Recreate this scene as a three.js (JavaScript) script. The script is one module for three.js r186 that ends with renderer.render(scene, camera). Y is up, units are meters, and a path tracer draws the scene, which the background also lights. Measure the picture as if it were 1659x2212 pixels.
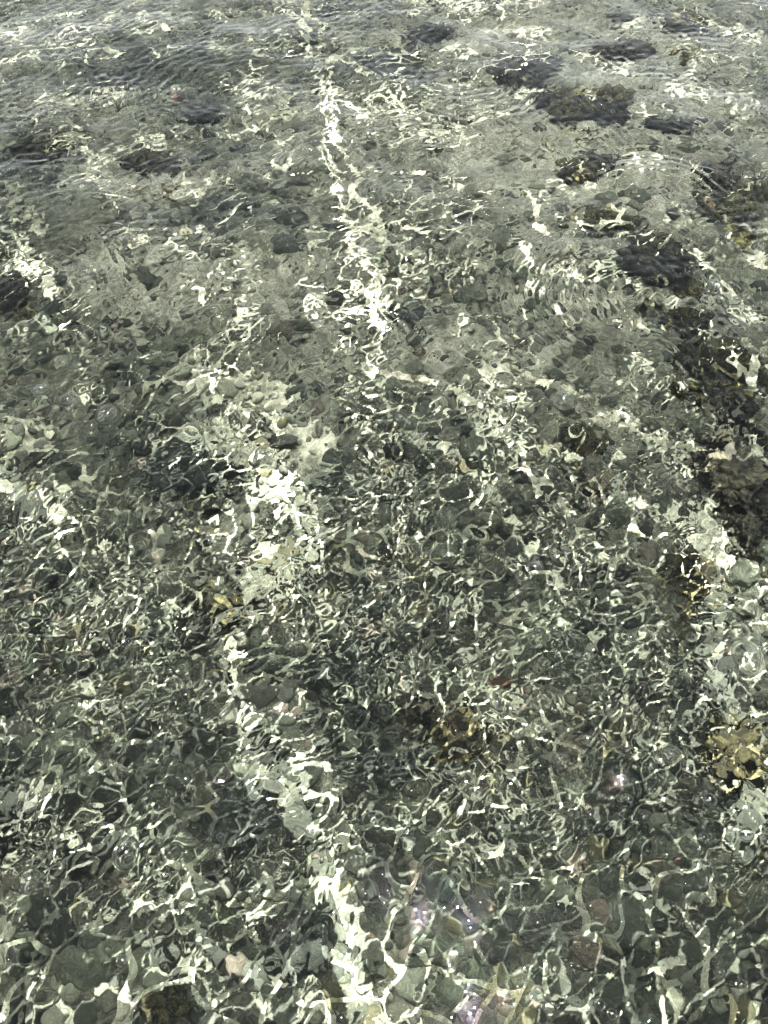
import * as THREE from 'three';
import { mergeGeometries, mergeVertices } from 'three/addons/utils/BufferGeometryUtils.js';
import { createNoise2D, createNoise3D } from 'simplex-noise';

// ---------------------------------------------------------------- camera, sky, sun, exposure
const scene = new THREE.Scene();
const EYE = new THREE.Vector3(0, 1.6, 0), PITCH = 52, FOV = 62;
const camera = new THREE.PerspectiveCamera(FOV, 768 / 1024, 0.05, 2000);
camera.position.copy(EYE);
camera.rotation.set(-PITCH * Math.PI / 180, 0, 0);
const renderer = new THREE.WebGLRenderer();
renderer.toneMapping = THREE.LinearToneMapping;
renderer.toneMappingExposure = 14.5;
renderer.shadowMap.enabled = true;

const SUN_EL = 77 * Math.PI / 180, SUN_AZ = 6 * Math.PI / 180;      // in front of the viewer, high
const SUN = new THREE.Vector3(Math.sin(SUN_AZ) * Math.cos(SUN_EL), Math.sin(SUN_EL), -Math.cos(SUN_AZ) * Math.cos(SUN_EL));
{
  const sun = new THREE.DirectionalLight(new THREE.Color(1, 0.96, 0.868), 5);
  sun.position.copy(SUN).multiplyScalar(20);
  sun.castShadow = true;
  sun.shadow.radius = 0.55;
  Object.assign(sun.shadow.camera, { left: -5, right: 5, top: 6, bottom: -6, near: 1, far: 60 });
  scene.add(sun, sun.target);
  const W = 512, H = 256, data = new Float32Array(W * H * 4);
  for (let r = 0; r < H; r++) for (let c = 0; c < W; c++) {
    const up = ((r + 0.5) / H - 0.5) * Math.PI, ro = ((c + 0.5) / W - 0.5) * 2 * Math.PI, y = Math.max(0, Math.sin(up));
    const x = Math.cos(ro) * Math.cos(up), z = Math.sin(ro) * Math.cos(up);
    const a = Math.acos(Math.min(1, Math.max(-1, x * SUN.x + Math.sin(up) * SUN.y + z * SUN.z)));
    const hz = Math.pow(1 - y, 2.3), glow = 0.04 * Math.exp(-a / 0.3);
    const o = (r * W + c) * 4;
    data[o] = 0.015 + 0.125 * hz + glow;
    data[o + 1] = 0.019 + 0.131 * hz + glow * 0.98;
    data[o + 2] = 0.021 + 0.133 * hz + glow * 0.9;
    data[o + 3] = 1;
  }
  const sky = new THREE.DataTexture(data, W, H, THREE.RGBAFormat, THREE.FloatType);
  sky.mapping = THREE.EquirectangularReflectionMapping;
  sky.magFilter = sky.minFilter = THREE.LinearFilter;
  sky.needsUpdate = true;
  scene.background = sky;
  scene.environment = sky;
}

// ---------------------------------------------------------------- helpers
function mulberry(a) { return () => { a = (a + 0x6d2b79f5) | 0; let t = Math.imul(a ^ (a >>> 15), 1 | a); t = (t + Math.imul(t ^ (t >>> 7), 61 | t)) ^ t; return ((t ^ (t >>> 14)) >>> 0) / 4294967296; }; }
const rnd = mulberry(7), N2 = createNoise2D(mulberry(11)), N2b = createNoise2D(mulberry(23)), N3 = createNoise3D(mulberry(31));
const clamp = (x, a = 0, b = 1) => Math.min(b, Math.max(a, x)), lerp = (a, b, t) => a + (b - a) * t;
const smooth = (a, b, x) => { const t = clamp((x - a) / (b - a)); return t * t * (3 - 2 * t); };
const srgb = (r, g, b) => new THREE.Color().setRGB(r / 255, g / 255, b / 255, THREE.SRGBColorSpace);
const names = {};
function numbered(n) { const k = (names[n] = (names[n] ?? -1) + 1); return k ? n + '_' + String(k).padStart(3, '0') : n; }
function put(o, name, label, category, group) {
  o.name = numbered(name); Object.assign(o.userData, { label, category }); delete o.userData.kind;
  if (group) o.userData.group = group; else delete o.userData.group;
  o.traverse((m) => { m.castShadow = m.receiveShadow = true; });
  scene.add(o); return o;
}

// ---------------------------------------------------------------- where things stand: the bed's depth, and the place on it that is seen in a given direction through still water
const DEPTH = 0.3;
function bedHeight(x, z) {
  return -DEPTH + 0.022 * N2(x * 0.9 + 4, z * 0.9) + 0.012 * N2(x * 2.7, z * 2.7 + 9) + 0.005 * N2b(x * 8, z * 8) + 0.0025 * N2b(x * 21, z * 21 + 3) + 0.034 * smooth(0.9, 1.8, -z) * (0.45 - Math.abs(N2(x * 1.9 + 12, z * 2.3 + 7 + 0.3 * N2b(x * 2, z * 2))));
}
const T = Math.tan(FOV * Math.PI / 360), CP = Math.cos(PITCH * Math.PI / 180), SP = Math.sin(PITCH * Math.PI / 180);
function look(px, py) {            // px, py on a 1659 x 2212 print of the view
  const u = (px / 1659 * 2 - 1) * T * 0.75, v = (1 - py / 2212 * 2) * T;
  return new THREE.Vector3(u, v * CP - SP, -v * SP - CP).normalize();
}
function onWater(px, py) { const d = look(px, py); return EYE.clone().addScaledVector(d, -EYE.y / d.y); }
function onBed(px, py, depth = DEPTH) {
  const d = look(px, py), s = EYE.clone().addScaledVector(d, -EYE.y / d.y), k = lerp(1 / 1.333, 1, 0.35 * smooth(0.9, 2.4, -s.z));   // far out, placed partly as seen straight through the added clear strips
  const t = new THREE.Vector3(d.x * k, 0, d.z * k); t.y = -Math.sqrt(1 - t.x * t.x - t.z * t.z);
  return s.addScaledVector(t, -depth / t.y);
}
const metresPerPx = (px, py) => onWater(px, py).distanceTo(EYE) * 2 * T * 0.75 / 1659 / Math.hypot(1, 0.3) * 1.05;

// ---------------------------------------------------------------- the water surface
function hash(i, j, k) { let h = Math.imul(i, 374761393) + Math.imul(j, 668265263) + Math.imul(k, 1274126177) | 0; h = Math.imul(h ^ (h >>> 13), 1274126177); return ((h ^ (h >>> 16)) >>> 0) / 4294967296; }
function crestDistance(x, z, cell, seed, jit = 0.9) {       // metres to the nearest crest between two bowls of the ripple pattern
  const X = x / cell, Z = z / cell, i0 = Math.floor(X), j0 = Math.floor(Z);
  let f1 = 1e9, ax = 0, az = 0; const px = [], pz = [];
  for (let j = -2; j <= 2; j++) for (let i = -2; i <= 2; i++) {
    const a = i0 + i + 0.5 + jit * (hash(i0 + i, j0 + j, seed) - 0.5), b = j0 + j + 0.5 + jit * (hash(i0 + i, j0 + j, seed + 7) - 0.5);
    px.push(a); pz.push(b);
    const d = (a - X) ** 2 + (b - Z) ** 2; if (d < f1) { f1 = d; ax = a; az = b; }
  }
  let e = 1e9;
  for (let k = 0; k < 25; k++) {
    const dx = px[k] - ax, dz = pz[k] - az, q = dx * dx + dz * dz;
    if (q > 1e-9) { const m = (((ax + px[k]) / 2 - X) * dx + ((az + pz[k]) / 2 - Z) * dz) / Math.sqrt(q); if (m < e) e = m; }
  }
  return e * cell;
}
// bright folds: [pixel points, half width at the print's scale, strength]; each is a made-up wide clear strip passing the sun
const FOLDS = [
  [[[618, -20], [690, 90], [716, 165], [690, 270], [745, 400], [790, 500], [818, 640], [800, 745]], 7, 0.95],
  [[[716, 170], [760, 185], [800, 205]], 8, 1],
  [[[-20, 95], [90, 75], [200, 55]], 7, 0.8],
  [[[640, 430], [760, 430], [880, 415], [1010, 440]], 7, 0.5],
  [[[800, 520], [825, 590]], 13, 1],
  [[[440, 880], [520, 890], [590, 925], [640, 1005], [685, 1075]], 38, 1.4],
  [[[610, 1110], [570, 1160], [480, 1230]], 40, 1.3],
  [[[480, 1300], [500, 1440], [580, 1580]], 16, 0.8],
  [[[560, 1580], [620, 1600]], 44, 1.3],
  [[[630, 1640], [690, 1800], [750, 1900], [745, 1960], [800, 2070], [860, 2200]], 28, 1.2],
  [[[760, 840], [880, 870], [985, 905], [1050, 965], [1110, 1070], [1230, 1180]], 10, 0.75],
  [[[1030, 860], [1110, 870], [1200, 890], [1260, 905]], 14, 1],
  [[[1560, 1040], [1575, 1180], [1590, 1300], [1605, 1400], [1590, 1470], [1640, 1590], [1660, 1700]], 34, 1.4],
  [[[1610, 800], [1605, 900]], 10, 1],
  [[[-20, 930], [60, 1000], [90, 1010]], 24, 1],
  [[[-20, 1690], [40, 1650]], 30, 1],
  [[[20, 470], [70, 500], [80, 560]], 20, 0.8],
  [[[1120, 470], [1160, 520], [1180, 560]], 10, 1],
  [[[1500, 480], [1560, 540], [1640, 620]], 16, 0.8],
  [[[1300, 960], [1400, 1010], [1560, 1060]], 12, 0.7],
  [[[340, 1990], [470, 1960], [560, 2000], [700, 1960]], 22, 0.7],
].map(([pts, w, k]) => {
  const P = pts.map(([x, y]) => { const b = onBed(x, y), s = DEPTH / SUN.y; const o = onWater(x, y); return [lerp(b.x + SUN.x * s, o.x, 0.6), lerp(b.z + SUN.z * s, o.z, 0.6), w * metresPerPx(x, y)]; });
  return { P, k };
});
function fold(x, z) {
  let best = 0;
  for (const f of FOLDS) for (let i = 0; i + 1 < f.P.length; i++) {
    const [ax, az, aw] = f.P[i], [bx, bz, bw] = f.P[i + 1], dx = bx - ax, dz = bz - az, t = clamp(((x - ax) * dx + (z - az) * dz) / (dx * dx + dz * dz));
    const w = lerp(aw, bw, t), d2 = ((x - ax - dx * t) ** 2 + (z - az - dz * t) ** 2) / (w * w);
    if (d2 < 9) { const v = f.k * Math.exp(-d2); if (v > best) best = v; }
  }
  return best;
}
// trains of fine concentric ripples: pixel centre, reach in pixels, wavelength (m), height (m)
const TRAINS = [[600, 850, 130, 0.020, 0.0006], [640, 1230, 110, 0.016, 0.0005], [810, 1640, 120, 0.018, 0.0006], [1190, 640, 170, 0.036, 0.0018], [1050, 700, 90, 0.016, 0.0006],
  [1180, 1790, 110, 0.018, 0.0007], [1000, 1330, 110, 0.017, 0.0005], [1280, 1310, 90, 0.018, 0.0005], [560, 640, 160, 0.020, 0.0004], [60, 1100, 100, 0.022, 0.0006], [330, 1560, 120, 0.030, 0.0007],
  [1130, 500, 80, 0.022, 0.0008], [330, 180, 150, 0.045, 0.0016], [1480, 360, 120, 0.045, 0.0018], [1050, 230, 130, 0.05, 0.0016], [820, 420, 90, 0.03, 0.0012], [200, 520, 110, 0.035, 0.0012], [1400, 980, 100, 0.02, 0.0007], [900, 1130, 110, 0.02, 0.0007], [1430, 720, 80, 0.028, 0.0010], [1300, 1480, 90, 0.02, 0.0005]].map(([x, y, r, l, a], i) => {
  const c = onWater(x, y), m = metresPerPx(x, y); return { x: c.x + m * r * 1.1 * Math.cos(i * 2.1), z: c.z + m * r * 1.1 * Math.sin(i * 2.1), cx: c.x, cz: c.z, r: r * m, l, a };
});
const wr = mulberry(404), RIPPLES = [];                      // fine random wavelets, 2 to 6 cm long, running mostly toward the shore
for (let k = 0; k < 30; k++) { const l = 0.022 + 0.036 * (k / 30) ** 1.4, a = Math.PI * (0.5 + 1.05 * (wr() + wr() - 1)), q = 2 * Math.PI / l; RIPPLES.push([q * Math.cos(a), q * Math.sin(a), wr() * 6.28, l / (2 * Math.PI) * 0.055, k < 12 ? 1 : 0]); }
function wavelets(x, z, fine) {
  const u = x + 0.012 * N2(x * 5 + 70, z * 5), v = z + 0.012 * N2b(x * 5, z * 5 + 70); let h = 0;
  for (const [a, b, p, m, small] of RIPPLES) h += (small ? fine : 1) * m * Math.sin(a * u + b * v + p);
  return h;
}
function surface(x, z) {
  const far = smooth(0.9, 2.4, -z);
  const wx = 0.05 * N2(x * 3.1, z * 3.1) + 0.016 * N2b(x * 9, z * 9), wz = 0.05 * N2(x * 3.1 + 40, z * 3.1) + 0.016 * N2b(x * 9 + 17, z * 9);
  // direction of the ripples turns slowly over the surface
  const X = x + wx, Z = (z + wz) * lerp(1.25, 0.9, far) + 0.25 * x;
  const near = smooth(0.6, 0.28, -z + 0.15 * N2(x * 2, z * 2 + 5)), d3 = crestDistance(X - 5, Z + 0.3 * X, 0.105, 41);
  const d1 = crestDistance(X, Z, 0.06, 3), d2 = crestDistance(X * 1.1 + 3, Z * 0.9 - 0.3 * X, 0.036, 19);
  const calm = clamp(0.55 + 0.6 * N2b(x * 0.9 + 8, z * 0.9), 0.15, 1);
  const amp = lerp(1, 0.7, far) * lerp(0.6, 1.15, calm) * (1 - 0.3 * near);
  const F = fold(x + 0.03 * N2(x * 4, z * 4 + 30) + 0.012 * N2b(x * 13, z * 13), z + 0.03 * N2b(x * 4 + 11, z * 4));
  let h = 0.008 * N2(x * 0.6, z * 0.7 + 3) + far * (0.007 * N2b(x * 1.7 + 5 + 0.4 * N2(x, z), z * 1.7) + 0.004 * N2(x * 3.2 + 5, z * 3.6)) + 0.0042 * N2(x * 1.7 + 2, z * 2.3) + amp * (0.0016 * N2b(x * 5.5, z * 7) + wavelets(x, z, 1 - 0.6 * far) * (1 - 0.45 * near));
  h += amp * (0.0007 * (1 - 0.7 * near) * Math.cos(Math.PI * Math.min(1, d1 / 0.023)) + (0.0003 + 0.0004 * F) * Math.cos(Math.PI * Math.min(1, d2 / 0.012)) + 0.0012 * (near + far) * Math.exp(-((d3 / 0.02) ** 2)));
  for (const t of TRAINS) {
    const e = ((x - t.cx) ** 2 + (z - t.cz) ** 2) / (t.r * t.r);
    if (e < 5) h += t.a * Math.exp(-e) * Math.sin(Math.hypot(x - t.x, z - t.z) / t.l * 2 * Math.PI + 2 * N2(x * 7, z * 7));
  }
  // clear strips added along the crests, shaped to throw bright lines below
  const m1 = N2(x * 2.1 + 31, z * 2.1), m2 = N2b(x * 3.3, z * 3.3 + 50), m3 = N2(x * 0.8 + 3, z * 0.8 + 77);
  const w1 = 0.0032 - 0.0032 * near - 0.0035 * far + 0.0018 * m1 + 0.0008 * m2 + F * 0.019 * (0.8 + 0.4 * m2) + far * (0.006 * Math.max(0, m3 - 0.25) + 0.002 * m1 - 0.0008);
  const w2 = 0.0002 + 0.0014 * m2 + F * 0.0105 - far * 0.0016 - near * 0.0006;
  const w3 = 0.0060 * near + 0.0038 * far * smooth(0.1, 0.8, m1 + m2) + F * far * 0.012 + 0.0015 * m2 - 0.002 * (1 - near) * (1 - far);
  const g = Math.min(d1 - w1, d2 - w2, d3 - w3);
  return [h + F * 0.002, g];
}
const R0 = 0.25, R1 = -5.0, ROWS = 800, COLS = 560, half = (z) => 1.15 + 0.34 * Math.max(0, -z);
{
  const zs = [], A = 0.004, B = 0.00105, K = Math.log((A + B * -R1) / (A + B * 0)) ;
  for (let j = 0; j <= ROWS; j++) { const t = j / ROWS; zs.push(j < 60 ? R0 * (1 - j / 60) : (() => { const s = (j - 60) / (ROWS - 60); return -(A / B) * (Math.exp(K * s) - 1); })()); }
  const nv = (ROWS + 1) * (COLS + 1), pos = new Array(nv * 3), nor = new Array(nv * 3), G = new Float32Array(nv), H = new Float32Array(nv), xs = new Float32Array(nv);
  for (let j = 0, v = 0; j <= ROWS; j++) for (let i = 0; i <= COLS; i++, v++) {
    const z = zs[j], x = (i / COLS * 2 - 1) * half(z), [h, g] = surface(x, z);
    const edge = Math.min(1, Math.min(i, COLS - i) / 12, Math.min(j, ROWS - j) / 12);
    xs[v] = x; H[v] = h * edge; G[v] = edge < 1 ? 0.02 : g;
  }
  const e = 1e-9;
  for (let j = 0, v = 0; j <= ROWS; j++) for (let i = 0; i <= COLS; i++, v++) {
    const a = i ? v - 1 : v, b = i < COLS ? v + 1 : v, c = j ? v - COLS - 1 : v, d = j < ROWS ? v + COLS + 1 : v;
    const hx = (H[b] - H[a]) / (xs[b] - xs[a] + e), dzr = zs[Math.min(ROWS, j + 1)] - zs[Math.max(0, j - 1)], slide = (xs[d] - xs[c]) / dzr, hz = (H[d] - H[c]) / dzr - hx * slide;
    const L = Math.hypot(hx, 1, hz);
    pos[v * 3] = xs[v]; pos[v * 3 + 1] = H[v]; pos[v * 3 + 2] = zs[j]; nor[v * 3] = -hx / L; nor[v * 3 + 1] = 1 / L; nor[v * 3 + 2] = -hz / L;
  }
  const body = [], crest = [], cut = new Map();  // crest collects the added sun-passing strips, body the darkened water
  const mid = (a, b) => {
    const k = a < b ? a * nv + b : b * nv + a; let m = cut.get(k);
    if (m === undefined) {
      const t = G[a] / (G[a] - G[b]); m = pos.length / 3; cut.set(k, m);
      for (let c = 0; c < 3; c++) { pos.push(lerp(pos[a * 3 + c], pos[b * 3 + c], t)); nor.push(lerp(nor[a * 3 + c], nor[b * 3 + c], t)); }
    }
    return m;
  };
  const tri = (a, b, c) => {
    const s = (G[a] < 0) + (G[b] < 0) + (G[c] < 0);
    if (s === 0) return void body.push(a, b, c);
    if (s === 3) return void crest.push(a, b, c);
    const lone = s === 1 ? true : false, is = (k) => (G[k] < 0) === lone;
    if (!is(a)) { if (is(b)) [a, b, c] = [b, c, a]; else [a, b, c] = [c, a, b]; }
    const p = mid(a, b), q = mid(a, c), one = lone ? crest : body, two = lone ? body : crest;
    one.push(a, p, q); two.push(p, b, c, p, c, q);
  };
  for (let j = 0; j < ROWS; j++) for (let i = 0; i < COLS; i++) {
    const a = j * (COLS + 1) + i, b = a + 1, c = a + COLS + 1, d = c + 1;   // z falls with j
    tri(a, b, d); tri(a, d, c);
  }
  // the rest of the bay, still water out to the horizon
  const far = 900, o = pos.length / 3, w0 = half(R0), w1 = half(R1);
  for (const [x, z] of [[-w0, R0], [w0, R0], [w1, R1], [-w1, R1], [-far, far], [far, far], [far, -far], [-far, -far]]) { pos.push(x, 0, z); nor.push(0, 1, 0); }
  for (const [a, b, c, d] of [[4, 5, 1, 0], [5, 6, 2, 1], [6, 7, 3, 2], [7, 4, 0, 3]]) body.push(o + a, o + b, o + c, o + a, o + c, o + d);
  const g = new THREE.BufferGeometry();
  g.setAttribute('position', new THREE.BufferAttribute(new Float32Array(pos), 3));
  g.setAttribute('normal', new THREE.BufferAttribute(new Float32Array(nor), 3));
  g.setIndex(new THREE.BufferAttribute(Uint32Array.from([...[]].concat()), 1));
  const idx = new Uint32Array(body.length + crest.length); idx.set(body); idx.set(crest, body.length);
  g.setIndex(new THREE.BufferAttribute(idx, 1));
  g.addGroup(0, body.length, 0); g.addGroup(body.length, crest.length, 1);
  const darkWater = new THREE.MeshPhysicalMaterial({ name: 'darkened_water', color: new THREE.Color(0.072, 0.078, 0.073), transmission: 1, thickness: 0.3, ior: 1.333, roughness: 0 });  // tinted far darker than real water so the bed between bright lines stays dark
  const sunStrip = new THREE.MeshPhysicalMaterial({ name: 'added_sun_strip', color: new THREE.Color(0.84, 0.85, 0.82), transmission: 1, thickness: 0, ior: 1.333, specularIntensity: 0.4, roughness: 0 });  // added see-through strips in the surface that let sun draw the light net
  const water = new THREE.Mesh(g, [darkWater, sunStrip]);
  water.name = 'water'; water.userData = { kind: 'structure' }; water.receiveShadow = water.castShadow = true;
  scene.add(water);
  console.log('water', body.length / 3, crest.length / 3);
}

// ---------------------------------------------------------------- the seabed
const grain = (() => {
  const n = 512, d = new Uint8Array(n * n * 4), r = mulberry(5);
  for (let y = 0; y < n; y++) for (let x = 0; x < n; x++) {
    const a = x / n * 2 * Math.PI, b = y / n * 2 * Math.PI, q = (f) => N3(Math.cos(a) * f + Math.sin(b) * f * 0.7, Math.sin(a) * f, Math.cos(b) * f);
    let v = 0.72 + 0.14 * q(1.6) + 0.12 * q(5) + 0.10 * q(14) + 0.12 * (r() - 0.5);
    if (r() < 0.02) v *= 0.55; if (r() < 0.02) v *= 1.3;
    const o = (y * n + x) * 4, k = clamp(v) * 255; d[o] = k; d[o + 1] = k; d[o + 2] = k; d[o + 3] = 255;
  }
  const t = new THREE.DataTexture(d, n, n); t.wrapS = t.wrapT = THREE.RepeatWrapping; t.magFilter = t.minFilter = THREE.LinearFilter; t.colorSpace = THREE.SRGBColorSpace; t.needsUpdate = true; return t;
})();
// sediment: pale silt banks and dark stony ground; last two add pale tone to brighten the near bed, [px, py, reach x, reach y, how pale]
const BANKS = [[1250, 90, 330, 90, 0.8], [1080, 330, 260, 120, 0.7], [330, 400, 140, 40, 0.7], [1000, 790, 260, 70, 0.6], [600, 650, 200, 70, 0.6], [1150, 560, 200, 120, 0.35], [220, 600, 150, 50, 0.5], [1330, 430, 140, 90, 0.5], [700, 270, 150, 90, 0.4],
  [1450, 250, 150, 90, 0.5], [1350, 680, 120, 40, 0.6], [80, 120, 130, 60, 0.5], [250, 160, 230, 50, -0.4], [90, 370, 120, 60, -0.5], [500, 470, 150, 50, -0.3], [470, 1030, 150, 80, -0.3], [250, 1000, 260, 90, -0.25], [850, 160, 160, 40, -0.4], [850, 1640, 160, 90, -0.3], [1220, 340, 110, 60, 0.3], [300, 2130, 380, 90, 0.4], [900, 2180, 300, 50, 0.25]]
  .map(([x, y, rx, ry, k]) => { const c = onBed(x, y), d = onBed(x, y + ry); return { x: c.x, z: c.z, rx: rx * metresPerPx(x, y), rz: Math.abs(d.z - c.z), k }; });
function paleness(x, z) {
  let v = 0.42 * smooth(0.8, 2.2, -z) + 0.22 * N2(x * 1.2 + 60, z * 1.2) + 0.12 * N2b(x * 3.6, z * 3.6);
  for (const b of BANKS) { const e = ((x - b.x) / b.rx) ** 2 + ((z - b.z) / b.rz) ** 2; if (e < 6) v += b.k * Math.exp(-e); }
  return v;
}
const PALE = srgb(178, 178, 167), SILT = srgb(126, 128, 116), DARK = srgb(68, 72, 65), OLIVE = srgb(92, 90, 66);
{
  const axis = (a, b, step, far) => { const v = []; for (let t = a; t < b; t += step) v.push(t); v.push(b); let s = step; let p = a, q = b; const lo = [], hi = []; while (p > -far) { s *= 1.5; p -= s; q += s; lo.unshift(p); hi.push(q); } return [...lo, ...v, ...hi]; };
  const X = axis(-2.9, 2.9, 0.02, 900), Z = axis(-5.6, 0.4, 0.02, 900), w = X.length, pos = [], col = [], uv = [], idx = [], c = new THREE.Color();
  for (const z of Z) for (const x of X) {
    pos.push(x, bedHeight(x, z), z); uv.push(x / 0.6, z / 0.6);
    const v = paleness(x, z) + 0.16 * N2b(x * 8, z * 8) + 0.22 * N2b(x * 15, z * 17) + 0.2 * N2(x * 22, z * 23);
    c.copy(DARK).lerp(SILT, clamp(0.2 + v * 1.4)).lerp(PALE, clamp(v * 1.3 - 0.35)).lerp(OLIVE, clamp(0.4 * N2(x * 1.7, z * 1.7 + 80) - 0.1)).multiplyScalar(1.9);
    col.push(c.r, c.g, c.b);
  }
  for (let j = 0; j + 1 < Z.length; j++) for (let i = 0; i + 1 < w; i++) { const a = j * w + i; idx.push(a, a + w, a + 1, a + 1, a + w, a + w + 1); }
  const g = new THREE.BufferGeometry();
  g.setAttribute('position', new THREE.Float32BufferAttribute(pos, 3)); g.setAttribute('color', new THREE.Float32BufferAttribute(col, 3)); g.setAttribute('uv', new THREE.Float32BufferAttribute(uv, 2));
  g.setIndex(idx); g.computeVertexNormals();
  const bed = new THREE.Mesh(g, new THREE.MeshStandardMaterial({ name: 'silt', vertexColors: true, map: grain, bumpMap: grain, bumpScale: 0.006, roughness: 0.95 }));
  bed.name = 'seabed'; bed.userData = { kind: 'structure' }; bed.receiveShadow = bed.castShadow = true; scene.add(bed);
}

// ---------------------------------------------------------------- stones
function stoneShape(seed, detail, rough, flat, knobs = 0) {
  const g0 = new THREE.IcosahedronGeometry(1, detail); const uvs = g0.attributes.uv; g0.deleteAttribute('normal'); g0.deleteAttribute('uv');
  const g = mergeVertices(g0, 1e-4), p = g.attributes.position, v = new THREE.Vector3(), uv = [], r = mulberry(seed), sx = 0.8 + 0.45 * r(), sz = 0.7 + 0.4 * r();
  for (let i = 0; i < p.count; i++) {
    v.fromBufferAttribute(p, i);
    uv.push(Math.atan2(v.z, v.x) / Math.PI, v.y * 0.7 + v.x * 0.3);
    let k = 1 + rough * N3(v.x * 1.1 + seed * 3.7, v.y * 1.1, v.z * 1.1) + rough * 0.45 * N3(v.x * 2.6, v.y * 2.6 + seed * 1.3, v.z * 2.6);
    if (knobs) k += knobs * (0.6 * Math.abs(N3(v.x * 3.5 + seed, v.y * 3.5, v.z * 3.5)) + 0.4 * N3(v.x * 8, v.y * 8 + seed, v.z * 8));
    p.setXYZ(i, v.x * k * sx, v.y * k * flat, v.z * k * sz);
  }
  g.setAttribute('uv', new THREE.Float32BufferAttribute(uv, 2)); g.computeVertexNormals(); return g;
}
const TONES = {
  'chalky white': srgb(170, 168, 155), 'pale grey': srgb(140, 142, 129), 'grey green': srgb(110, 115, 103), 'dark grey': srgb(79, 84, 77), 'blackish': srgb(52, 56, 51), 'olive brown': srgb(90, 89, 70), 'pinkish brown': srgb(112, 106, 97),
};
const stoneMat = Object.fromEntries(Object.entries(TONES).map(([k, c]) => [k, new THREE.MeshStandardMaterial({ name: k.replace(' ', '_') + '_stone', color: c.clone().multiplyScalar(2), map: grain, bumpMap: grain, bumpScale: 0.002, roughness: 0.8 })]));

// Named rocks: [px, py, width px, height share, depth share, kind, label]
function paint(g, base, patch, seed, share, lightGain) {
  const p = g.attributes.position, col = [], c = new THREE.Color();
  for (let i = 0; i < p.count; i++) { const n = N3(p.getX(i) * 1.6 + seed, p.getY(i) * 1.6, p.getZ(i) * 1.6) + 0.5 * N3(p.getX(i) * 5, p.getY(i) * 5 + seed, p.getZ(i) * 5); c.copy(base).lerp(patch, smooth(-0.25, 0.35, n + share)).multiplyScalar(lightGain); col.push(c.r, c.g, c.b); }
  g.setAttribute('color', new THREE.Float32BufferAttribute(col, 3)); return g;
}
const C = { moss: [srgb(48, 48, 34), srgb(106, 102, 70)], black: [srgb(24, 25, 21), srgb(74, 73, 57)], brown: [srgb(38, 36, 29), srgb(88, 82, 64)], grey: [srgb(52, 58, 54), srgb(74, 80, 75)], weed: [srgb(34, 36, 22), srgb(92, 89, 48)] };
const rockMat = new THREE.MeshStandardMaterial({ name: 'wet_rock', vertexColors: true, map: grain, bumpMap: grain, bumpScale: 0.005, roughness: 0.9 });
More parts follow.
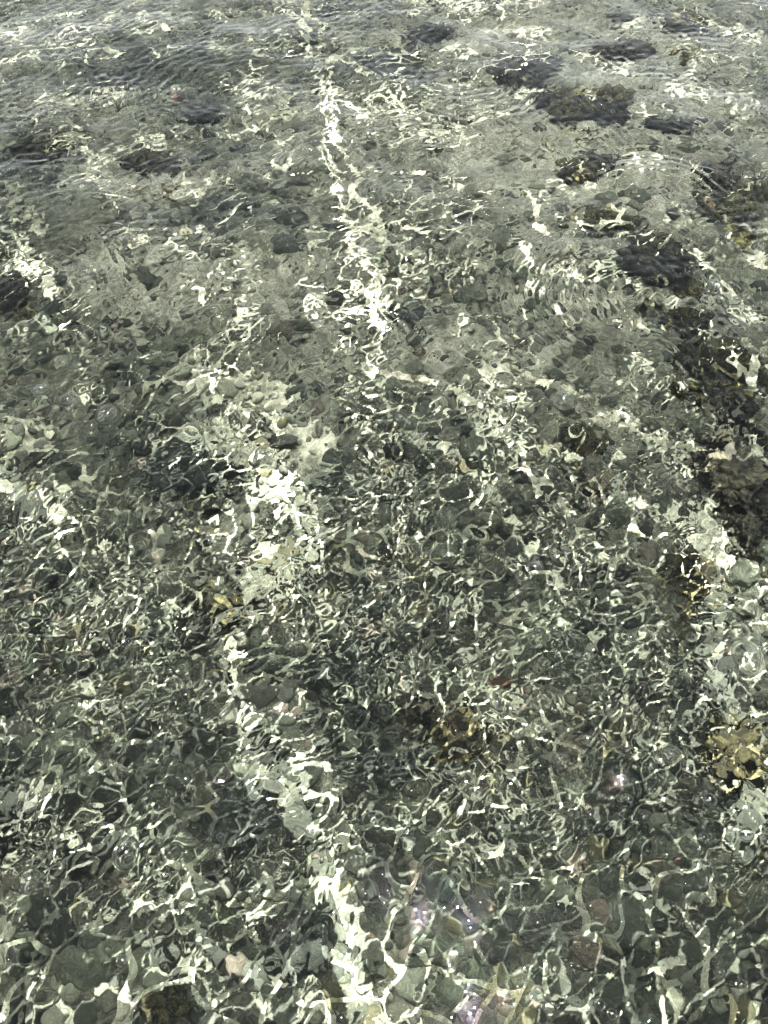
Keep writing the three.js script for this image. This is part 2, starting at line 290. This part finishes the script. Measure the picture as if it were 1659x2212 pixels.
const ROCKS = [
  [1475, 72, 92, 0.6, 'moss', 'olive green boulder with pale flecks, farthest one toward the top right', 'far olive boulder'],
  [1130, 178, 125, 0.25, 'black', 'long low black rock slab at the foot of an upright stump', 'low black slab'],
  [1176, 160, 46, 0.9, 'black', 'upright dark rock stump standing behind the long low slab', 'black stump'],
  [1302, 128, 48, 0.6, 'brown', 'small dark brown rock left of the rough brown lump', 'small brown rock'],
  [1365, 126, 62, 0.6, 'brown', 'rough brown lump of rock right of its small dark neighbour', 'rough brown lump'],
  [1182, 242, 70, 0.55, 'black', 'dark rock at the left end of the horseshoe of rocks', 'horseshoe of rocks'],
  [1228, 232, 60, 0.5, 'moss', 'mossy rock at the back of the horseshoe of rocks', 'horseshoe of rocks'],
  [1232, 272, 82, 0.6, 'moss', 'knobbly mossy rock at the front of the horseshoe of rocks', 'knobbly horseshoe rock'],
  [1298, 268, 90, 0.55, 'black', 'broad dark rock inside the right arm of the horseshoe', 'horseshoe of rocks'],
  [1318, 236, 62, 0.6, 'moss', 'mossy dark rock at the right end of the horseshoe', 'horseshoe of rocks'],
  [1410, 290, 40, 0.6, 'black', 'small black rock beside a flatter dark one, upper right', 'small black rock'],
  [1450, 298, 46, 0.45, 'black', 'flat dark rock lying right of a small black one', 'flat dark rock'],
  [1242, 392, 74, 0.8, 'moss', 'round olive boulder on pale silt, standing alone', 'round olive boulder'],
  [1288, 372, 60, 0.45, 'black', 'dark rough rock just right of the round olive boulder', 'round olive boulder'],
  [1296, 502, 104, 0.6, 'moss', 'large yellowish olive boulder beside a smaller olive one', 'large yellowish boulder'],
  [1360, 502, 48, 0.6, 'weed', 'small olive stone touching the large yellowish boulder', 'large yellowish boulder'],
  [1420, 540, 54, 0.6, 'moss', 'yellowish rock below the large yellowish olive boulder', 'lower yellowish rock'],
  [1412, 596, 160, 0.45, 'black', 'wide black and brown rough rock with a jagged outline', 'wide jagged black rock'],
  [1470, 640, 90, 0.35, 'weed', 'low weedy rock beneath the wide black jagged one', 'low weedy rock'],
  [1560, 470, 110, 0.5, 'weed', 'weed covered dark rock near the right edge', 'weed covered rock'],
  [1640, 432, 74, 0.45, 'moss', 'flat olive rock cut by the right edge', 'flat olive edge rock'],
  [1550, 400, 80, 0.5, 'brown', 'grey brown rock behind the weed covered one', 'grey brown rock'],
  [1475, 725, 90, 0.8, 'weed', 'tall olive weed clump on rock beside bright ripples', 'olive weed clump'],
  [1540, 800, 150, 0.4, 'weed', 'broad weedy rock above the black hollow', 'broad weedy rock'],
  [1620, 830, 90, 0.5, 'weed', 'weedy dark rock at the right edge', 'weedy edge rock'],
  [1560, 880, 110, 0.55, 'black', 'black rock added in place of a dark hollow beside a pale stone', 'black hollow rock'],  // dark rock standing in for a shaded hollow
  [1590, 1010, 180, 0.45, 'black', 'largest black reef rock, cut by the right edge', 'largest black reef rock'],
  [1640, 1120, 110, 0.5, 'black', 'black reef rock below the largest one, cut by the edge', 'lower black reef rock'],
  [1530, 1000, 80, 0.4, 'black', 'black rock at the left foot of the largest reef rock', 'largest black reef rock'],
  [1282, 1046, 84, 0.5, 'brown', 'dark brown flat rock on grey silt', 'flat brown rock'],
  [1260, 960, 96, 0.4, 'moss', 'yellow brown weedy rock below a bright band', 'yellow brown weedy rock'],
  [1490, 1240, 120, 0.45, 'moss', 'olive brown rock among bright ripples, right side', 'olive brown rock'],
  [902, 1532, 84, 0.6, 'brown', 'dark brown rock touching the olive one, lower middle', 'dark brown middle rock'],
  [985, 1572, 120, 0.6, 'moss', 'olive yellow mossy rock, lower middle', 'olive yellow mossy rock'],
  [1592, 1632, 150, 0.5, 'moss', 'olive mossy rock near the lower right edge', 'lower right mossy rock'],
  [22, 655, 110, 0.6, 'brown', 'dark brown rock cut by the left edge', 'brown left edge rock'],
  [60, 690, 50, 0.4, 'moss', 'small yellowish stone in front of the left edge rock', 'brown left edge rock'],
  [920, 92, 80, 0.3, 'black', 'flat black rock near the top, middle', 'flat black top rock'],
  [850, 150, 130, 0.16, 'grey', 'long grey ledge of rock below the flat black one', 'long grey ledge'],
  [440, 266, 74, 0.5, 'black', 'dark grey rock below the rusty leaf', 'rock below the rusty leaf'],
  [90, 345, 110, 0.5, 'black', 'dark craggy rock at the upper left', 'upper left craggy rock'],
  [335, 372, 96, 0.4, 'brown', 'brown ribbed rock beside pale silt, upper left', 'brown ribbed rock'],
  [470, 1288, 100, 0.5, 'weed', 'dark olive rock beneath a bright fold', 'dark olive middle rock'],
  [360, 2176, 84, 0.5, 'moss', 'olive stone at the bottom edge', 'olive bottom edge stone'],
  [645, 2030, 165, 0.4, 'grey', 'large smooth dark grey stone near the bottom', 'large smooth bottom stone'],
  [885, 690, 80, 0.5, 'grey', 'round dark grey stone in the swirl of ripples', 'round dark grey stone'],
  [830, 1650, 150, 0.35, 'grey', 'dark grey slab under fine ripples, lower middle', 'dark grey slab'],
  [740, 1440, 160, 0.25, 'grey', 'slanting dark ridge of rock, middle', 'slanting dark ridge'],
  [520, 1760, 150, 0.4, 'grey', 'blocky dark grey stone, lower left of the middle', 'blocky dark stone'],
  [1340, 1690, 100, 0.5, 'grey', 'dark rounded stone at the lower right', 'dark lower right stone'],
  [400, 1030, 160, 0.3, 'grey', 'low grey slab beside the brightest fold', 'low grey slab'],
  [950, 1900, 110, 0.4, 'grey', 'dark rounded stone below the slab, bottom middle', 'rounded bottom stone'],
  [1180, 2010, 120, 0.4, 'grey', 'dark egg shaped stone toward the bottom right', 'dark egg shaped stone'],
];
const rockAt = [];
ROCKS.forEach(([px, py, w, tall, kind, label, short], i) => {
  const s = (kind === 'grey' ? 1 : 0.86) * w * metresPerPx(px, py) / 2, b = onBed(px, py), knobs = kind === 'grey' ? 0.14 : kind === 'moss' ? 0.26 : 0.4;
  const g = paint(stoneShape(100 + i, kind === 'grey' ? 9 : 14, kind === 'grey' ? 0.16 : 0.34, tall, knobs), ...C[kind], i * 1.9, kind === 'moss' ? 0.15 : -0.1, kind === 'grey' ? 1.8 : kind === 'black' && py > 860 ? 1.5 : py > 1000 ? 1.45 : py > 640 ? 1.6 : 2.8);  // farther rocks coloured lighter to look sunlit where little light reaches them
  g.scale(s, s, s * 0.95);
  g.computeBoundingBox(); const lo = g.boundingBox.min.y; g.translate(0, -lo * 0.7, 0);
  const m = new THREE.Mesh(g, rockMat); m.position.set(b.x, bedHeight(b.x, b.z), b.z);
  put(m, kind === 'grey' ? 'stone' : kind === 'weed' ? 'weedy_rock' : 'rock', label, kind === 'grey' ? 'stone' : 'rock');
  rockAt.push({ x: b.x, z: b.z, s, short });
});

// pebbles: the 300 largest one by one, the rest as gravel
const keys = Object.keys(TONES), inView = [];
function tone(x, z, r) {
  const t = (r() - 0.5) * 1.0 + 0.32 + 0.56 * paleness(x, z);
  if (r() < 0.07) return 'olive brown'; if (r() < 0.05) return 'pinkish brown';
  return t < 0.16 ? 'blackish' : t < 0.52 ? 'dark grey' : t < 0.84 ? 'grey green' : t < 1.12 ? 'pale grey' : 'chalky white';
}
const bigShape = []; for (let k = 0; k < 10; k++) bigShape.push(stoneShape(300 + k, 5, 0.2, 0.45 + 0.03 * k, 0.03));
const pr = mulberry(99), pebbles = [];
const PW = 300; let guard = 0;
while (pebbles.length < PW && guard++ < 20000) {
  const py = -10 + 2240 * Math.pow(pr(), 0.75), px = pr() * 1700 - 20, b = onBed(px, py), s = (0.02 + 0.026 * pr() ** 2) * (1 + 0.2 * smooth(1, 3, -b.z));
  if (rockAt.some((q) => Math.hypot(q.x - b.x, q.z - b.z) < q.s * 0.9 + s) || pebbles.some((q) => Math.hypot(q.x - b.x, q.z - b.z) < (q.s + s) * 0.95)) continue;
  let t = tone(b.x, b.z, pr); if (s > 0.03 && /brown/.test(t)) t = 'grey green';
  pebbles.push({ x: b.x, z: b.z, s, t, k: Math.floor(pr() * 10), a: pr() * 6.28, px, py });
}
function place(q) {
  let best = null, d0 = 1e9; for (const r of rockAt) { const d = Math.hypot(r.x - q.x, r.z - q.z) - r.s; if (d < d0) { d0 = d; best = r; } }
  const dx = q.x - best.x, dz = q.z - best.z;
  return (d0 < 0.08 ? 'close ' : '') + (Math.abs(dx) > Math.abs(dz) ? (dx < 0 ? 'left of' : 'right of') : dz < 0 ? 'behind' : 'in front of') + ' the ' + best.short;
}
for (const q of pebbles) {
  const m = new THREE.Mesh(bigShape[q.k], stoneMat[q.t]); m.scale.setScalar(q.s); m.rotation.set(0.25 * Math.sin(q.a * 3), q.a, 0.25 * Math.cos(q.a * 5));
  m.position.set(q.x, bedHeight(q.x, q.z) + q.s * 0.22, q.z);
  const where = place(q), sh = q.k < 5 ? 'flat' : 'rounded', label = `${q.t} ${sh} pebble ${where}`;
  put(m, 'pebble', label, 'pebble', `${q.t} ${sh} pebbles ${where}`);
}
{
  const small = [], coarse = []; for (let k = 0; k < 8; k++) { small.push(stoneShape(500 + k, 2, 0.2, 0.5 + 0.04 * k)); coarse.push(stoneShape(500 + k, 1, 0.2, 0.5 + 0.04 * k)); }
  const gr = mulberry(1234), P = [], NN = [], CC = [], UU = [], II = [], M = new THREE.Matrix4(), Q = new THREE.Quaternion(), E = new THREE.Euler(), v = new THREE.Vector3(), nrm = new THREE.Matrix3();
  const cells = new Map(), key = (x, z) => Math.floor(x / 0.06) + ',' + Math.floor(z / 0.06);
  let count = 0;
  const lay = (x, z, s, c, up) => {
    const g = (z > -1.6 ? small : coarse)[Math.floor(gr() * 8)], lum = 0.85 + 0.4 * gr();
    E.set(gr() - 0.5, gr() * 6.28, gr() - 0.5); Q.setFromEuler(E); M.compose(new THREE.Vector3(x, bedHeight(x, z) + s * 0.2 + up, z), Q, new THREE.Vector3(s, s, s)); nrm.getNormalMatrix(M);
    const o = P.length / 3, gp = g.attributes.position, gn = g.attributes.normal, gu = g.attributes.uv;
    for (let i = 0; i < gp.count; i++) { v.fromBufferAttribute(gp, i).applyMatrix4(M); P.push(v.x, v.y, v.z); v.fromBufferAttribute(gn, i).applyMatrix3(nrm).normalize(); NN.push(v.x, v.y, v.z); CC.push(c.r * lum * 1.9, c.g * lum * 1.9, c.b * lum * 1.9); UU.push(gu.getX(i), gu.getY(i)); }
    for (const i of g.index.array) II.push(o + i);
  };
  for (let t = 0; t < 160000 && count < 13000; t++) {
    const z = 0.15 - 5.1 * Math.pow(gr(), 1.25), x = (gr() * 2 - 1) * (half(z) + 0.05), far = smooth(1.2, 3.5, -z), s = (0.0065 + 0.02 * gr() ** 2.4) * (1 - 0.1 * far);
    if (gr() < smooth(0.3, 1, paleness(x, z)) * 0.5) continue;
    if (pebbles.some((q) => (q.x - x) ** 2 + (q.z - z) ** 2 < (q.s * 0.75) ** 2)) continue;
    const k = key(x, z), list = cells.get(k) ?? []; if (list.some((q) => (q[0] - x) ** 2 + (q[1] - z) ** 2 < ((q[2] + s) * 0.7) ** 2)) continue;
    list.push([x, z, s]); cells.set(k, list);
    lay(x, z, s, TONES[tone(x, z, gr)], 0);
    count++;
  }
  const RUBBLE = [srgb(40, 41, 34), srgb(62, 62, 48), srgb(84, 86, 72), srgb(30, 31, 28)];
  ROCKS.forEach(([, , , , kind], i) => {                             // broken bits and shell grit banked round each rough rock
    if (kind === 'grey') return;
    const q = rockAt[i];
    for (let k = 0; k < 34; k++) { const a = gr() * 6.28, d = q.s * (0.75 + 0.75 * gr() ** 1.6), x = q.x + Math.cos(a) * d * 1.15, z = q.z + Math.sin(a) * d * 0.9, s = q.s * (0.05 + 0.13 * gr() ** 2); lay(x, z, Math.max(0.006, s), RUBBLE[Math.floor(gr() * 4)], 0); count++; }
  });
  const g = new THREE.BufferGeometry();
  for (const [n, a, w] of [['position', P, 3], ['normal', NN, 3], ['color', CC, 3], ['uv', UU, 2]]) g.setAttribute(n, new THREE.Float32BufferAttribute(a, w));
  g.setIndex(II);
  const m = new THREE.Mesh(g, new THREE.MeshStandardMaterial({ name: 'gravel', vertexColors: true, map: grain, roughness: 0.85 }));
  m.name = 'gravel'; m.userData = { label: 'small mixed grey gravel strewn over the seabed', category: 'gravel', kind: 'stuff' }; m.castShadow = m.receiveShadow = true; scene.add(m);
  console.log('gravel', count, II.length / 3);
}

// ---------------------------------------------------------------- bubbles floating on the surface, and drifting scraps
const filmMat = new THREE.MeshPhysicalMaterial({ name: 'bubble_film', color: 0xffffff, transmission: 1, thickness: 0, ior: 1.333, roughness: 0.05 });
const rimMat = new THREE.MeshPhysicalMaterial({ name: 'bubble_rim_water', color: new THREE.Color(0.75, 0.77, 0.73), transmission: 1, thickness: 0.005, ior: 1.333, roughness: 0.02 });
const domeGeo = new THREE.SphereGeometry(1, 20, 8, 0, Math.PI * 2, 0, Math.PI / 2); domeGeo.scale(1, 0.7, 1);
const cellGeo = new THREE.SphereGeometry(1, 10, 8);
const rimGeo = new THREE.TorusGeometry(1.08, 0.17, 8, 28); rimGeo.rotateX(Math.PI / 2); rimGeo.scale(1, 0.8, 1);
const br = mulberry(77);
// [px, py, radius px, stretch]
const BUBBLES = [[88, 842, 14, 0.8, 'on dark pebbles'], [145, 865, 15, 0.9, 'between two other large bubbles'], [231, 891, 20, 1.2, 'standing alone on the left'], [442, 801, 8, 1], [1047, 858, 16, 0.9, 'at the left end of a bright band'], [1217, 866, 22, 1, 'at the right end of a bright band'], [1540, 614, 14, 0.8, 'right of the jagged black rock'], [1580, 614, 7, 1], [1367, 650, 8, 0.8],
  [847, 761, 8, 1], [1315, 801, 13, 0.9, 'over dark weedy ground'], [1408, 822, 7, 1], [1484, 776, 6, 1], [864, 904, 8, 1], [466, 1358, 9, 1], [635, 1355, 8, 1], [665, 1353, 6, 1], [625, 1376, 9, 1], [656, 1378, 12, 1, 'in a close cluster of small bubbles'], [628, 1397, 9, 1], [277, 1385, 7, 1], [312, 1435, 9, 0.8], [185, 1406, 8, 0.7], [767, 1400, 7, 1], [590, 1424, 11, 0.7], [157, 1420, 5, 1], [90, 1480, 7, 0.7],
  [1192, 1175, 9, 1], [1222, 1185, 7, 1], [1371, 1175, 8, 1], [1156, 1227, 14, 1, 'alone over grey green gravel right of the middle'], [1118, 1282, 7, 1], [1272, 1417, 12, 0.9, 'ringed by fine ripples'], [1598, 1362, 16, 1, 'upper one on the bright right hand fold'], [1615, 1420, 24, 1.25, 'largest, on the bright right hand fold'], [1533, 1430, 10, 1], [1494, 1375, 8, 1], [1417, 1372, 10, 0.8], [1363, 1375, 8, 1], [1000, 1432, 10, 1], [894, 1410, 8, 1], [1074, 1517, 12, 1, 'right of the dark brown rock'], [1270, 1595, 12, 0.9, 'right of the olive yellow mossy rock'],
  [1450, 1632, 16, 0.9, 'left of the lower right mossy rock'], [1213, 1640, 13, 0.9, 'below a smaller frothy bubble'], [1584, 1535, 9, 1], [1260, 1495, 8, 0.8], [957, 1200, 8, 1], [1197, 1357, 8, 1], [1164, 1362, 8, 1], [271, 1843, 20, 1.3, 'tall oval, lower left'], [272, 1803, 9, 1], [62, 1901, 15, 1.3, 'near the lower left edge'], [477, 1808, 7, 1], [475, 1848, 7, 1], [422, 1921, 6, 1], [600, 1887, 6, 1], [602, 1846, 5, 1], [430, 2030, 7, 1], [265, 2076, 9, 1], [440, 2167, 7, 1], [725, 2111, 5, 1], [522, 2007, 6, 1],
  [1074, 1698, 8, 1], [1344, 1686, 14, 1, 'above the dark lower right stone'], [1302, 1721, 5, 1], [1320, 1725, 6, 1], [1340, 1727, 6, 1], [1357, 1727, 7, 1], [1404, 1706, 5, 1], [1532, 1728, 11, 1], [1520, 1810, 8, 1], [1610, 1806, 11, 0.9], [1647, 1678, 6, 1], [1295, 2168, 9, 1], [1602, 2127, 9, 1], [1555, 2101, 8, 1], [1163, 2138, 5, 1], [1240, 2096, 4, 1], [1324, 2190, 8, 1], [1017, 2203, 8, 1], [902, 2153, 7, 1], [1257, 1821, 7, 1], [1650, 1928, 6, 1]];
for (const [px, py, rp, stretch, note] of BUBBLES) {
  const w = onWater(px, py), r = rp * 1.05 * metresPerPx(px, py), t = new THREE.Group();
  const dome = new THREE.Mesh(domeGeo, filmMat), rim = new THREE.Mesh(rimGeo, rimMat); dome.name = 'dome'; rim.name = 'rim'; dome.scale.setScalar(r); rim.scale.setScalar(r); t.add(dome, rim);
  if (rp >= 11) for (let k = 0, n = 3 + Math.floor(rp / 3); k < n; k++) { const c = new THREE.Mesh(cellGeo, filmMat), a = br() * 6.28, d = Math.sqrt(br()) * 0.72 * r; c.name = 'froth_cell'; c.scale.setScalar(r * (0.1 + 0.16 * br())); c.position.set(d * Math.cos(a), 0.12 * r, d * Math.sin(a)); t.add(c); }
  t.position.set(w.x, surface(w.x, w.z)[0] + 0.001, w.z); t.scale.set(1, 1, stretch);
  let label, group;
  if (note) label = `clear frothy water bubble ${note}`;
  else { const q = { x: w.x, z: w.z }; label = `small clear water bubble floating ${place(q)}`; group = 'small bubbles ' + place(q); }
  put(t, 'bubble', label, 'bubble', group);
}
function scrap(px, py, len, wid, color, seed, depth) {
  const m = metresPerPx(px, py), r = mulberry(seed), sh = new THREE.Shape(), n = 18;
  for (let k = 0; k < n; k++) { const a = k / n * Math.PI * 2, q = 0.75 + 0.5 * r(); const x = Math.cos(a) * q * len * m / 2, y = Math.sin(a) * q * wid * m / 2; k ? sh.lineTo(x, y) : sh.moveTo(x, y); }
  const g = new THREE.ExtrudeGeometry(sh, { depth: 0.001, bevelEnabled: true, bevelSize: 0.0006, bevelThickness: 0.0006, bevelSegments: 1 }); g.rotateX(-Math.PI / 2);
  const p = g.attributes.position; for (let i = 0; i < p.count; i++) p.setY(i, p.getY(i) + 0.004 * N2(p.getX(i) * 60 + seed, p.getZ(i) * 60)); g.computeVertexNormals();
  const o = new THREE.Mesh(g, new THREE.MeshStandardMaterial({ name: 'wet_leaf', color, map: grain, roughness: 0.6 })), w = depth ? onBed(px, py, depth) : onWater(px, py);
  o.position.set(w.x, depth ? -depth : surface(w.x, w.z)[0] + 0.006, w.z); return o;
}
put(scrap(381, 214, 34, 34, srgb(84, 38, 26), 3, 0.03), 'leaf', 'rusty red brown leaf drifting at the upper left', 'leaf');
put(scrap(1080, 1472, 44, 24, srgb(84, 58, 36), 5, 0.03), 'seaweed_scrap', 'brown seaweed scrap drifting above the olive yellow mossy rock', 'seaweed');
put(scrap(1464, 1861, 16, 18, srgb(86, 46, 28), 8, 0.03), 'leaf', 'tiny orange red leaf scrap toward the lower right', 'leaf');
put(scrap(100, 1428, 36, 18, srgb(50, 44, 30), 11, 0.03), 'seaweed_scrap', 'dark brown weed crumb drifting near the left edge', 'seaweed');

renderer.render(scene, camera);
